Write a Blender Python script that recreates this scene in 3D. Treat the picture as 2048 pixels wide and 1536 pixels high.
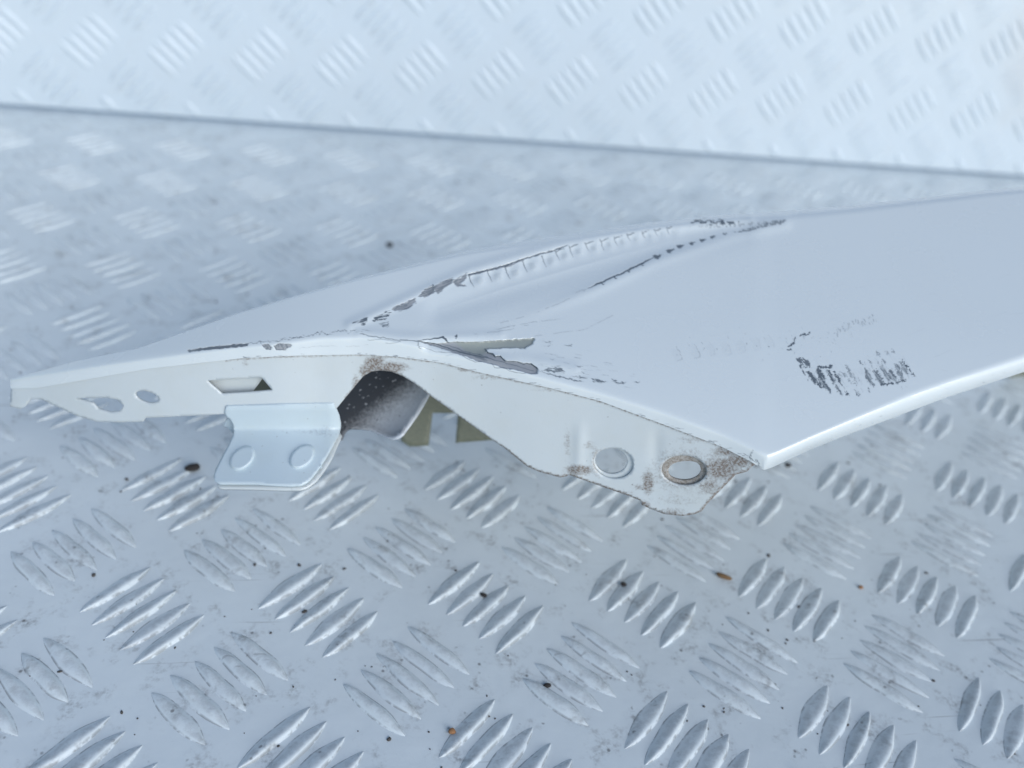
import bpy, bmesh, math, random
import numpy as np
from mathutils import Matrix, Vector
from mathutils.geometry import delaunay_2d_cdt

# ------------------------------------------------------------------ camera, world, light, exposure
for o in list(bpy.data.objects): bpy.data.objects.remove(o)
S = bpy.context.scene
COL = S.collection
P = 0.06                                   # pitch of the tread pattern (metres)
FPX = 1710.70                              # focal length in pixels of the 2048 px wide photo
PITCH, YAW, ROLL = 0.95185, -0.209035, 0.143332
CAM = np.array([1.236893, -4.407242, 4.16882]) * P
RM = np.array((Matrix.Rotation(YAW, 3, 'Z') @ Matrix.Rotation(PITCH, 3, 'X') @ Matrix.Rotation(ROLL, 3, 'Z')))
cd = bpy.data.cameras.new('camera'); cam = bpy.data.objects.new('camera', cd); COL.objects.link(cam)
cam.matrix_world = Matrix.Translation(Vector(CAM)) @ Matrix(RM.tolist()).to_4x4()
cd.sensor_fit = 'HORIZONTAL'; cd.sensor_width = 36.0; cd.lens = FPX / 2048 * 36.0
cd.clip_start = 0.01; cd.clip_end = 100
cd.dof.use_dof = True; cd.dof.focus_distance = 0.268; cd.dof.aperture_fstop = 7.0
S.camera = cam
S.render.resolution_x = 1024; S.render.resolution_y = 768

W = bpy.data.worlds.new('World'); S.world = W; W.use_nodes = True
wn = W.node_tree.nodes; wl = W.node_tree.links
bg = wn['Background']; sky = wn.new('ShaderNodeTexSky')
sky.sky_type = 'NISHITA'; sky.sun_disc = False
SUN_AZ, SUN_EL = math.radians(150), math.radians(27)     # azimuth clockwise from +Y
sky.sun_elevation = SUN_EL; sky.sun_rotation = SUN_AZ
sky.altitude = 0; sky.air_density = 1.0; sky.dust_density = 0.3; sky.ozone_density = 1.0
bg.inputs['Strength'].default_value = 0.10
wl.new(sky.outputs[0], bg.inputs[0])
sd = bpy.data.lights.new('sun', 'SUN'); so = bpy.data.objects.new('sun', sd); COL.objects.link(so)
sd.energy = 1.5; sd.angle = math.radians(42); sd.color = (1.0, 0.99, 0.975)
sv = Vector((math.sin(SUN_AZ) * math.cos(SUN_EL), math.cos(SUN_AZ) * math.cos(SUN_EL), math.sin(SUN_EL)))
so.rotation_euler = sv.to_track_quat('Z', 'Y').to_euler(); so.location = (0.4, -0.6, 1.0)
S.view_settings.view_transform = 'Standard'; S.view_settings.look = 'None'
S.view_settings.gamma = 1; S.view_settings.use_curve_mapping = False
S.view_settings.exposure = 0.58
S.cycles.max_bounces = 5; S.cycles.diffuse_bounces = 3; S.cycles.glossy_bounces = 3; S.cycles.transmission_bounces = 2

# ------------------------------------------------------------------ measuring helpers
def ray(x, y):
    x = np.asarray(x, float); y = np.asarray(y, float)
    v = np.stack([(x - 1024) / FPX, -(y - 768) / FPX, -np.ones_like(x)], -1)
    return v @ RM.T
def pt(x, y, Z): return CAM + np.asarray(Z)[..., None] * ray(x, y)
def floor_pt(x, y, z=0.0):
    r = ray(x, y); return CAM + ((z - CAM[2]) / r[2]) * r
def project(p):
    q = (np.asarray(p) - CAM) @ RM
    return 1024 + FPX * q[..., 0] / -q[..., 2], 768 - FPX * q[..., 1] / -q[..., 2], -q[..., 2]
def lerp(pts, x):
    a = np.array(pts, float); return np.interp(x, a[:, 0], a[:, 1])
def smooth(pts, x, r=18):
    return sum(lerp(pts, x + d) for d in np.linspace(-r, r, 7)) / 7
def sstep(a, b, x):
    t = np.clip((x - a) / (b - a), 0, 1); return t * t * (3 - 2 * t)

def _hash(ix, iy, seed):
    n = (ix.astype(np.int64) * 374761393 + iy.astype(np.int64) * 668265263 + seed * 1274126177) & 0x7fffffff
    n = ((n ^ (n >> 13)) * 1274126177) & 0x7fffffff
    return ((n ^ (n >> 16)) & 0xffff) / 65535.0
def noise(x, y, seed=0):
    ix = np.floor(x); iy = np.floor(y); fx = x - ix; fy = y - iy
    fx = fx * fx * (3 - 2 * fx); fy = fy * fy * (3 - 2 * fy)
    a = _hash(ix, iy, seed); b = _hash(ix + 1, iy, seed); c = _hash(ix, iy + 1, seed); d = _hash(ix + 1, iy + 1, seed)
    return (a * (1 - fx) + b * fx) * (1 - fy) + (c * (1 - fx) + d * fx) * fy
def fbm(x, y, seed=0, o=3):
    s = 0; a = .5; t = 0
    for k in range(o):
        s = s + a * noise(x * 2 ** k, y * 2 ** k, seed + k); t += a; a *= .5
    return s / t

# ------------------------------------------------------------------ materials
def nodes_of(name):
    m = bpy.data.materials.new(name); m.use_nodes = True
    nt = m.node_tree; return m, nt, nt.nodes, nt.links, nt.nodes['Principled BSDF']
def N(nt, t, **kw):
    n = nt.nodes.new(t)
    for k, v in kw.items():
        if k in n.inputs.keys(): n.inputs[k].default_value = v
        else: setattr(n, k, v)
    return n
def mixc(nt, fac, a, b):
    n = nt.nodes.new('ShaderNodeMix'); n.data_type = 'RGBA'
    for s, v in ((0, fac), (6, a), (7, b)):
        if hasattr(v, 'is_linked') or isinstance(v, bpy.types.NodeSocket): nt.links.new(v, n.inputs[s])
        else: n.inputs[s].default_value = v if s == 0 else (*v, 1)
    return n.outputs[2]
def mathn(nt, op, a, b=None, c=None, clamp=False):
    n = nt.nodes.new('ShaderNodeMath'); n.operation = op; n.use_clamp = clamp
    for i, v in enumerate((a, b, c)):
        if v is None: continue
        if isinstance(v, bpy.types.NodeSocket): nt.links.new(v, n.inputs[i])
        else: n.inputs[i].default_value = v
    return n.outputs[0]
def ramp(nt, v, a, b):
    n = nt.nodes.new('ShaderNodeMapRange'); n.interpolation_type = 'SMOOTHSTEP'
    nt.links.new(v, n.inputs[0]); n.inputs[1].default_value = a; n.inputs[2].default_value = b
    return n.outputs[0]
def noisen(nt, vec, scale, detail=3, rough=.6, dist=0):
    n = N(nt, 'ShaderNodeTexNoise', Scale=scale, Detail=detail, Roughness=rough, Distortion=dist)
    if vec is not None: nt.links.new(vec, n.inputs['Vector'])
    return n.outputs[0]
def bump(nt, h, strength, dist, bsdf):
    n = N(nt, 'ShaderNodeBump', Strength=strength, Distance=dist); nt.links.new(h, n.inputs['Height'])
    nt.links.new(n.outputs[0], bsdf.inputs['Normal'])

def plate_material(name, base, dark, dirt_amt, rough):
    """worn off-white paint on tread plate; world-space noise so bars and sheet match"""
    m, nt, nd, lk, b = nodes_of(name)
    geo = nd.new('ShaderNodeNewGeometry'); pos = geo.outputs['Position']
    big = noisen(nt, pos, 14, 3); mid = noisen(nt, pos, 90, 4, .65); fine = noisen(nt, pos, 520, 3, .6)
    spk = N(nt, 'ShaderNodeTexVoronoi', Scale=210.0); lk.new(pos, spk.inputs['Vector'])
    col = mixc(nt, mathn(nt, 'MULTIPLY', ramp(nt, big, .35, .75), .35 * dirt_amt, clamp=True), base, tuple(c * .86 for c in base))
    grime = mathn(nt, 'MULTIPLY', ramp(nt, mid, .50, .74), ramp(nt, fine, .36, .66))
    col = mixc(nt, mathn(nt, 'MULTIPLY', grime, .55 * dirt_amt, clamp=True), col, dark)
    # small dark pits and specks where the cell noise allows them
    vsep = mathn(nt, 'MULTIPLY', ramp(nt, spk.outputs['Distance'], .17, .07), ramp(nt, mid, .50, .60))
    col = mixc(nt, mathn(nt, 'MULTIPLY', vsep, .55 * dirt_amt, clamp=True), col, tuple(c * .55 for c in dark))
    # wipe scratches: long thin noise
    mp = N(nt, 'ShaderNodeMapping'); lk.new(pos, mp.inputs[0]); mp.inputs['Rotation'].default_value = (0, 0, .5); mp.inputs['Scale'].default_value = (18, 420, 420)
    sc = noisen(nt, mp.outputs[0], 1.0, 2, .5)
    col = mixc(nt, mathn(nt, 'MULTIPLY', ramp(nt, sc, .69, .76), .35 * dirt_amt, clamp=True), col, dark)
    lk.new(col, b.inputs['Base Color'])
    r = mathn(nt, 'ADD', mathn(nt, 'MULTIPLY', mid, .22), rough - .08); lk.new(r, b.inputs['Roughness'])
    hh = mathn(nt, 'ADD', mathn(nt, 'MULTIPLY', noisen(nt, pos, 60, 2), 1.0), mathn(nt, 'MULTIPLY', fine, .12))
    bump(nt, hh, .35, .0012, b)
    return m, nt, b, col

M_FLOOR, _, _, _ = plate_material('floor_paint', (.65, .705, .725), (.20, .20, .195), 1.3, .45)
M_WALL, nt, b, wc = plate_material('wall_paint', (.575, .645, .70), (.45, .43, .40), .35, .42)
# broad faint brownish patch on the wall (top right)
geo = nt.nodes.new('ShaderNodeNewGeometry')
mp = N(nt, 'ShaderNodeMapping'); nt.links.new(geo.outputs['Position'], mp.inputs[0])
mp.inputs['Location'].default_value = (-.66, -.42, -.115); mp.vector_type = 'POINT'
ln = nt.nodes.new('ShaderNodeVectorMath'); ln.operation = 'LENGTH'; nt.links.new(mp.outputs[0], ln.inputs[0])
sm = mathn(nt, 'ADD', ln.outputs['Value'], mathn(nt, 'MULTIPLY', noisen(nt, geo.outputs['Position'], 25, 3), .08))
nt.links.new(mixc(nt, mathn(nt, 'MULTIPLY', ramp(nt, sm, .13, .04), .5), wc, (.52, .49, .46)), b.inputs['Base Color'])

def bar_material(name, base_mat, base, dark, amt, wear):
    """same paint, grime caught in broken lines along the foot of each bar (object space: x along the bar)"""
    m = base_mat.copy(); m.name = name; nt = m.node_tree; b = nt.nodes['Principled BSDF']
    src = b.inputs['Base Color'].links[0].from_socket
    tc = nt.nodes.new('ShaderNodeTexCoord'); oi = nt.nodes.new('ShaderNodeObjectInfo')
    geo = nt.nodes.new('ShaderNodeNewGeometry')
    sx = nt.nodes.new('ShaderNodeSeparateXYZ'); at = N(nt, 'ShaderNodeAttribute', attribute_name='rim')
    n1 = noisen(nt, geo.outputs['Position'], 160, 3, .7)
    rimm = mathn(nt, 'MULTIPLY', ramp(nt, at.outputs['Fac'], .70, .93), ramp(nt, n1, .41, .56))
    n2 = noisen(nt, geo.outputs['Position'], 330, 4, .7)
    worn = mathn(nt, 'MULTIPLY', ramp(nt, at.outputs['Fac'], .75, .35), ramp(nt, n2, .34, .66))
    sy = nt.nodes.new('ShaderNodeSeparateXYZ'); nt.links.new(geo.outputs['Position'], sy.inputs[0])
    trod = ramp(nt, sy.outputs[1], .12, -.03)         # less trodden towards the wall
    worn = mathn(nt, 'MULTIPLY', worn, trod); rimm = mathn(nt, 'MULTIPLY', rimm, mathn(nt, 'ADD', mathn(nt, 'MULTIPLY', trod, .8), .2))
    col = mixc(nt, mathn(nt, 'MULTIPLY', worn, wear), src, tuple(c * 2.2 for c in dark))
    col = mixc(nt, mathn(nt, 'MULTIPLY', rimm, amt, clamp=True), col, dark)
    nt.links.new(col, b.inputs['Base Color'])
    return m
M_BARF = bar_material('floor_bar_paint', M_FLOOR, None, (.12, .125, .13), .6, .34)
M_BARW = bar_material('wall_bar_paint', M_WALL, None, (.35, .34, .33), .3, .1)

def paint(name, base=(.65, .705, .725), rough=.22, coat=.8):
    m, nt, nd, lk, b = nodes_of(name)
    b.inputs['Base Color'].default_value = (*base, 1); b.inputs['Roughness'].default_value = rough
    b.inputs['Coat Weight'].default_value = coat; b.inputs['Coat Roughness'].default_value = .12
    return m, nt, nd, lk, b

def panel_material(name):
    m, nt, nd, lk, b = paint(name, rough=.28)
    geo = nd.new('ShaderNodeNewGeometry'); pos = geo.outputs['Position']
    dk = N(nt, 'ShaderNodeAttribute', attribute_name='scratch').outputs['Fac']
    gr = N(nt, 'ShaderNodeAttribute', attribute_name='bare').outputs['Fac']
    tn = N(nt, 'ShaderNodeAttribute', attribute_name='tone').outputs['Fac']
    film = ramp(nt, noisen(nt, pos, 30, 4), .4, .75)
    col = mixc(nt, mathn(nt, 'MULTIPLY', film, .07), (.65, .705, .725), (.59, .62, .62))
    pr = mixc(nt, tn, (.30, .32, .345), (.285, .315, .30))
    pr = mixc(nt, mathn(nt, 'MULTIPLY', ramp(nt, noisen(nt, pos, 500, 3, .7), .5, .75), .3), pr, (.24, .25, .27))
    col = mixc(nt, gr, col, pr)
    col = mixc(nt, mathn(nt, 'MULTIPLY', dk, 1.3, clamp=True), col, (.105, .130, .155))
    lk.new(col, b.inputs['Base Color'])
    tot = mathn(nt, 'ADD', gr, dk, clamp=True)
    lk.new(mathn(nt, 'ADD', mathn(nt, 'MULTIPLY', tot, .3), mathn(nt, 'ADD', mathn(nt, 'MULTIPLY', film, .05), .25)), b.inputs['Roughness'])
    lk.new(mathn(nt, 'MULTIPLY', mathn(nt, 'SUBTRACT', 1.0, tot), .8), b.inputs['Coat Weight'])
    bump(nt, noisen(nt, pos, 700, 2), .08, .0003, b)
    return m
M_PANEL = panel_material('fender_paint')

def dirty_paint(name, base, brown=(.19, .16, .135), rough=.3, coat=.35, grain=800, specks=(.54, .62)):
    m, nt, nd, lk, b = paint(name, base, rough, coat)
    geo = nd.new('ShaderNodeNewGeometry'); pos = geo.outputs['Position']
    d = N(nt, 'ShaderNodeAttribute', attribute_name='dirt').outputs['Fac']
    n1 = noisen(nt, pos, grain, 5, .72, .6); n2 = noisen(nt, pos, 1400, 2, .6); n3 = noisen(nt, pos, 60, 3)
    v = mathn(nt, 'ADD', mathn(nt, 'MULTIPLY', d, .62), mathn(nt, 'MULTIPLY', n1, .75))
    a = mathn(nt, 'MULTIPLY', ramp(nt, v, .46, .88), ramp(nt, d, .02, .25))
    a = mathn(nt, 'MULTIPLY', a, mathn(nt, 'ADD', mathn(nt, 'MULTIPLY', ramp(nt, n2, .38, .62), .5), .5), clamp=True)
    yell = mixc(nt, mathn(nt, 'MULTIPLY', ramp(nt, n3, .4, .7), .35), base, (base[0] * .95, base[1] * .93, base[2] * .88))
    br = mixc(nt, ramp(nt, n2, .35, .65), brown, tuple(c * 1.3 for c in brown))
    col = mixc(nt, mathn(nt, 'MULTIPLY', a, .95), yell, br)
    # stray grit specks
    vo = N(nt, 'ShaderNodeTexVoronoi', Scale=330.0); lk.new(pos, vo.inputs['Vector'])
    sp = mathn(nt, 'MULTIPLY', ramp(nt, vo.outputs['Distance'], .13, .06), ramp(nt, n1, *specks))
    col = mixc(nt, mathn(nt, 'MULTIPLY', sp, .7), col, (.12, .10, .09))
    lk.new(col, b.inputs['Base Color'])
    lk.new(mathn(nt, 'ADD', mathn(nt, 'MULTIPLY', a, .5), rough, clamp=True), b.inputs['Roughness'])
    bump(nt, n1, .12, .0004, b)
    return m
M_FLANGE = dirty_paint('flange_paint', (.565, .615, .635), (.135, .105, .085))
M_BRACKET = dirty_paint('bracket_paint', (.54, .63, .68), (.20, .22, .26), .35, .15)
M_INNER, nt, nd, lk, b = paint('overspray_and_shade', (.55, .59, .64), .75, .0)  # speckled overspray, with the cavity's shadow painted in as a dark fade
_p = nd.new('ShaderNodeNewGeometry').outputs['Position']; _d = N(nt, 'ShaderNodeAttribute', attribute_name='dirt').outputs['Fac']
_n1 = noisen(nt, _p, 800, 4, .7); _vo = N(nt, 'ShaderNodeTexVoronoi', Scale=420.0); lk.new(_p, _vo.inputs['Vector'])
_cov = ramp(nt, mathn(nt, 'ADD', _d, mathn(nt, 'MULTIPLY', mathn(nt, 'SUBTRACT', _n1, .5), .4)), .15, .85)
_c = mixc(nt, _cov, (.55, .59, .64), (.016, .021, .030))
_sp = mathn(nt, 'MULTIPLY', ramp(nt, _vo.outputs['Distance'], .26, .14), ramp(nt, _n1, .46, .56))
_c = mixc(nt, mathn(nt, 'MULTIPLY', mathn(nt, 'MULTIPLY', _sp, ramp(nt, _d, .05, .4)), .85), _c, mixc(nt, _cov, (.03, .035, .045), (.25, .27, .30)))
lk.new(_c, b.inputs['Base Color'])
M_LINER = dirty_paint('hole_liner_grime', (.55, .54, .52), (.19, .165, .14), .55, 0)
M_OLIVE, nt, nd, lk, b = paint('olive_primer', (.17, .18, .135), .5, 0)
lk.new(mixc(nt, ramp(nt, noisen(nt, None, 40, 3), .35, .7), (.18, .19, .14), (.14, .15, .115)), b.inputs['Base Color'])
def grit_material(name, c, rough=.85):
    m, nt, nd, lk, b = nodes_of(name); b.inputs['Roughness'].default_value = rough
    lk.new(mixc(nt, ramp(nt, noisen(nt, None, 600, 3), .35, .7), c, tuple(v * .5 for v in c)), b.inputs['Base Color']); return m
M_BLACK = grit_material('black_grit', (.035, .03, .028)); M_BROWN = grit_material('brown_husk', (.22, .13, .06)); M_RUST = grit_material('rust_crumb', (.40, .20, .09))

# ------------------------------------------------------------------ object helpers
def link(name, mesh, mat, parent=None, **props):
    o = bpy.data.objects.new(name, mesh); COL.objects.link(o)
    if mat and not mesh.materials: mesh.materials.append(mat)
    o.parent = parent
    for k, v in props.items(): o[k] = v
    return o
def mesh_np(name, V, F, smooth_=True, attrs=None):
    """F: (n,3|4) int array"""
    me = bpy.data.meshes.new(name); V = np.asarray(V, np.float32); F = np.asarray(F, np.int32); k = F.shape[1]
    me.vertices.add(len(V)); me.vertices.foreach_set('co', V.ravel())
    me.loops.add(F.size); me.loops.foreach_set('vertex_index', F.ravel())
    me.polygons.add(len(F)); me.polygons.foreach_set('loop_start', np.arange(0, F.size, k, dtype=np.int32))
    try: me.polygons.foreach_set('loop_total', np.full(len(F), k, np.int32))
    except Exception: pass
    me.polygons.foreach_set('use_smooth', np.full(len(F), smooth_, bool))
    for an, av in (attrs or {}).items():
        a = me.attributes.new(an, 'FLOAT', 'POINT'); a.data.foreach_set('value', np.asarray(av, np.float32).ravel())
    me.update(calc_edges=True); me.validate()
    return me
def grid_faces(nr, nc):
    i = np.arange(nr * nc).reshape(nr, nc)
    return np.stack([i[:-1, :-1], i[1:, :-1], i[1:, 1:], i[:-1, 1:]], -1).reshape(-1, 4)

def in_poly(x, y, poly):
    p = np.array(poly, float); x1, y1 = p[:, 0], p[:, 1]; x2, y2 = np.roll(x1, -1), np.roll(y1, -1)
    ins = np.zeros(np.shape(x), bool)
    for a, b_, c, d in zip(x1, y1, x2, y2):
        if b_ == d: continue
        cond = ((b_ > y) != (d > y)) & (x < (c - a) * (y - b_) / (d - b_) + a); ins ^= cond
    return ins
def seg_dist(x, y, pts, closed=False, wid=None):
    """distance to a polyline minus its (interpolated) half width"""
    best = np.full(np.shape(x), 1e9); n = len(pts)
    for k in range(n if closed else n - 1):
        ax, ay = pts[k]; bx_, by_ = pts[(k + 1) % n]; dx, dy = bx_ - ax, by_ - ay
        t = np.clip(((x - ax) * dx + (y - ay) * dy) / (dx * dx + dy * dy + 1e-9), 0, 1)
        d = np.hypot(x - ax - t * dx, y - ay - t * dy)
        if wid is not None: d = d - (wid[k] + (wid[(k + 1) % n] - wid[k]) * t)
        best = np.minimum(best, d)
    return best
def round_poly(pts, r=1, it=2):
    """Chaikin corner cutting"""
    p = np.array(pts, float)
    for _ in range(it):
        q = np.roll(p, -1, 0); p = np.stack([.75 * p + .25 * q, .25 * p + .75 * q], 1).reshape(-1, 2)
    return p
def ellipse(cx, cy, rx, ry, ang=0, n=36):
    t = np.linspace(0, 2 * np.pi, n, endpoint=False); a = math.radians(ang)
    x, y = rx * np.cos(t), ry * np.sin(t)
    return np.stack([cx + x * math.cos(a) - y * math.sin(a), cy + x * math.sin(a) + y * math.cos(a)], 1)
def resample(poly, step):
    out = []; n = len(poly)
    for k in range(n):
        a, b_ = np.array(poly[k], float), np.array(poly[(k + 1) % n], float); m = max(1, int(np.hypot(*(b_ - a)) / step))
        out += [tuple(a + (b_ - a) * j / m) for j in range(m)]
    return out

def sheet(name, outline, holes, Zf, mat, parent, step=5, thick=.0009, attrs=None, seed=1, jitter=.0):
    """a cut sheet of metal: outline and holes (photo pixels), lifted to its own depth Zf(x, y), given real thickness"""
    loops = [resample(outline, step)] + [resample(h, max(2.0, step * .6)) for h in holes]
    verts = []; edges = []
    for lp in loops:
        s = len(verts); verts += lp; edges += [(s + k, s + (k + 1) % len(lp)) for k in range(len(lp))]
    o = np.array(loops[0]); xs = np.arange(o[:, 0].min(), o[:, 0].max(), step); ys = np.arange(o[:, 1].min(), o[:, 1].max(), step)
    gx, gy = np.meshgrid(xs, ys); gx = gx + (np.arange(len(ys)) % 2)[:, None] * step * .5; gx = gx.ravel(); gy = gy.ravel()
    keep = in_poly(gx, gy, loops[0]) & (seg_dist(gx, gy, loops[0], True) > step * .55)
    for h in loops[1:]: keep &= ~in_poly(gx, gy, h) & (seg_dist(gx, gy, h, True) > step * .5)
    verts += list(zip(gx[keep], gy[keep]))
    v2, _, fs, *_ = delaunay_2d_cdt([Vector(v) for v in verts], edges, [], 0, 1e-4)
    A = np.array([tuple(v) for v in v2]); F = np.array([list(f) for f in fs if len(f) == 3])
    c = A[F].mean(1); ok = in_poly(c[:, 0], c[:, 1], loops[0])
    for h in loops[1:]: ok &= ~in_poly(c[:, 0], c[:, 1], h)
    F = F[ok]; used = np.unique(F); rm = -np.ones(len(A), int); rm[used] = np.arange(len(used)); A = A[used]; F = rm[F]
    V = pt(A[:, 0], A[:, 1], Zf(A[:, 0], A[:, 1]))
    # make faces look at the camera
    nrm = np.cross(V[F[:, 1]] - V[F[:, 0]], V[F[:, 2]] - V[F[:, 0]])
    fl = (nrm * (CAM - V[F[:, 0]])).sum(1) < 0; F[fl] = F[fl][:, ::-1]
    at = {k: f(A[:, 0], A[:, 1]) for k, f in (attrs or {}).items()}
    me = mesh_np(name, V, F, True, at)
    ob = link(name, me, mat, parent)
    if thick:
        md = ob.modifiers.new('thickness', 'SOLIDIFY'); md.thickness = thick; md.offset = -1; md.use_even_offset = False
    return ob

# ------------------------------------------------------------------ tread plates: floor and wall
YW = 6.932284 * P                           # the wall's face
WX0, WZ0 = -2.1460986 * P, 0.9131248 * P    # phase of the wall's pattern
BAR_L, BAR_S = .475 * P, .130 * P

def box_mesh(name, lo, hi):
    bm = bmesh.new(); bmesh.ops.create_cube(bm, size=1)
    for v in bm.verts: v.co = Vector([(lo[i] + hi[i]) / 2 + v.co[i] * (hi[i] - lo[i]) for i in range(3)])
    me = bpy.data.meshes.new(name); bm.to_mesh(me); bm.free(); return me
floor = link('floor', box_mesh('floor', (-1.3, -1.2, -.006), (2.2, YW + .35, 0)), M_FLOOR, kind='structure')
floor['label'] = 'white painted five-bar tread plate floor under the fender'
wall = link('wall', box_mesh('wall', (-1.3, YW, .0040), (2.2, YW + .005, .42)), M_WALL, label='upright white painted tread plate wall behind the fender', category='wall')

def bar_mesh(name, seed, hgt=.0016, wid=.0060, skew=.52):
    rnd = random.Random(seed); nl, nw = 15, 11; V = []; rim = []
    ph = [rnd.uniform(0, 6.28) for _ in range(4)]
    for j in range(nw):
        c = -1 + 2 * j / (nw - 1)
        for i in range(nl):
            u = -1 + 2 * i / (nl - 1); u = math.sin(u * math.pi / 2)
            w = wid / 2 * (1 - abs(u) ** 2.3) ** .9 * (1 + .06 * math.sin(5 * u + ph[0])) + .00012
            h = hgt * (1 - abs(u) ** 3.0) ** .8 * (1 + .09 * math.sin(7 * u + ph[1]))
            pr = math.sin(math.pi * ((c + 1) / 2) ** skew) ** 1.15 if abs(c) < 1 else 0.0
            z = h * pr
            V.append((u * BAR_L / 2, c * w + .0001 * math.sin(6 * u + ph[2]), z - (.00005 if abs(c) == 1 or i in (0, nl - 1) else 0)))
            rim.append(abs(c))
    return mesh_np(name, V, grid_faces(nw, nl)[:, ::-1], True, {'rim': rim})
FB = [bar_mesh('floor_tread_bar', s) for s in range(5)]; FB2 = [bar_mesh('floor_tread_bar', s + 20, .0016, .0058, 1.0) for s in range(5)]; WB = [bar_mesh('wall_tread_bar', s + 9, .0013, skew=.9) for s in range(4)]
for me in FB + FB2: me.materials.append(M_BARF)
for me in WB: me.materials.append(M_BARW)

def lattice(i0, i1, j0, j1, flip=1):
    s2 = math.sqrt(.5)
    for i in range(i0, i1):
        for j in range(j0, j1):
            for half, (dx, dy) in ((0, (s2, s2 * flip)), (.5, (s2, -s2 * flip))):
                cx, cy = i + half, j + half
                for k in range(-2, 3):
                    off = k * BAR_S / P
                    yield cx - dy * off, cy + dx * off, dx, dy
# where the fender covers the plate in the photo (used only to choose which bars are separate parts)
FAR = [(20, 758), (27, 757), (150, 722), (273, 697), (342, 673), (478, 625), (606, 587), (717, 556), (805, 534), (922, 504), (1039, 483), (1200, 459), (1307, 444), (1444, 430), (1581, 421), (1700, 411), (1815, 398), (1984, 379), (2048, 374), (2420, 330)]
L0 = [(20, 762), (60, 750), (200, 728), (375, 704), (480, 690), (560, 683), (640, 669), (720, 667), (800, 680), (870, 692), (960, 714), (1070, 748), (1200, 783), (1330, 822), (1450, 866), (1534, 906), (1560, 896), (1621, 869), (1742, 816), (1823, 780), (1903, 752), (2048, 704), (2420, 578)]
L1 = [(20, 777), (75, 776), (300, 737), (490, 716), (600, 711), (720, 709), (800, 714), (880, 725), (960, 745), (1100, 776), (1200, 802), (1330, 850), (1440, 892), (1500, 922), (1528, 940), (1544, 935), (1621, 899), (1702, 867), (1790, 834), (1895, 794), (2048, 744), (2420, 620)]
def place_bars(items, meshes, parent, mat):
    rnd = random.Random(4); parts, rest = [], []
    for o, ax, nz in items:
        px, py, Z = project(o)
        vis = -60 < px < 2108 and -60 < py < 1596 and Z > 0 and not (lerp(FAR, px) + 15 < py < lerp(L1, px) - 10)
        (parts if vis else rest).append((Z, o, ax, nz))
    parts.sort(key=lambda t: t[0]); rest += parts[300:]; parts = parts[:300]
    def mat4(o, ax, nz):
        a = Vector(ax); n = Vector(nz); b_ = n.cross(a.normalized()); m = Matrix((a, b_, n)).transposed().to_4x4(); m.translation = Vector(o); return m
    for Z, o, ax, nz in parts:
        ob = link('tread_bar', rnd.choice(meshes if ax[1] >= 0 else FB2), mat, parent)
        ob.matrix_world = mat4(o, ax, nz) @ Matrix.Rotation(rnd.uniform(-.02, .02), 4, 'Z') @ Matrix.Diagonal((rnd.uniform(.94, 1.04), rnd.uniform(.88, 1.12), rnd.uniform(.75, 1.15), 1))
    if rest:
        src = []
        for m in meshes + (FB2 if meshes is FB else []):
            v = np.zeros(len(m.vertices) * 3, np.float32); m.vertices.foreach_get('co', v)
            f = np.zeros(len(m.polygons) * 4, np.int32); m.polygons.foreach_get('vertices', f)
            rim = np.zeros(len(m.vertices), np.float32); m.attributes['rim'].data.foreach_get('value', rim)
            src.append((v.reshape(-1, 3), f.reshape(-1, 4), rim))
        VV, FF, RR = [], [], []; n0 = 0
        for Z, o, ax, nz in rest:
            v, f, rim = rnd.choice(src[:5] if ax[1] >= 0 else src[-5:]); m = np.array(mat4(o, ax, nz))
            VV.append(v @ m[:3, :3].T + m[:3, 3]); FF.append(f + n0); RR.append(rim); n0 += len(v)
        me = mesh_np('far_tread_bars', np.concatenate(VV), np.concatenate(FF), True, {'rim': np.concatenate(RR)})
        link('tread_bars', me, mat, parent, kind='stuff')
fl_items = []
for cx, cy, dx, dy in lattice(-8, 20, -6, 8):
    if cy * P > YW - .012: continue
    fl_items.append((np.array((cx * P, cy * P, 0.)), (dx, dy, 0), (0, 0, 1)))
def near(o):
    x, y, Z = project(o); return Z > 0 and -900 < x < 2900 and -200 < y < 2300
fl_items = [t for t in fl_items if near(t[0])]
place_bars(fl_items, FB, floor, M_BARF)
wl_items = []
for cx, cz, dx, dz in lattice(-6, 24, -1, 4, -1):
    x = WX0 + cx * P; z = WZ0 + cz * P
    if x > 1.5: continue
    half = BAR_L / 2 * abs(dz); sc = 1.0
    if z + half < .012: continue
    if z - half < .0044:                      # cut by the plate's lower edge
        top_, low_ = z + half, .0044; sgn = 1 if dz > 0 else -1
        nzc = (top_ + low_) / 2; x += (nzc - z) * (dx / dz); sc = (top_ - low_) / (2 * half); z = nzc
    wl_items.append((np.array((x, YW, z)), (dx * sc, 0, dz * sc), (0, -1, 0)))
wl_items = [t for t in wl_items if near(t[0])]
place_bars(wl_items, WB, wall, M_BARW)

# ------------------------------------------------------------------ the fender
fender = bpy.data.objects.new('car_fender', None); COL.objects.link(fender)
fender['label'] = 'white scratched and creased car fender lying on the tread plate'; fender['category'] = 'car part'
fender.empty_display_size = .05
base = floor_pt(1100, 900); fender.location = Vector(base); bpy.context.view_layer.update()
BASE = np.array(base)

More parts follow.
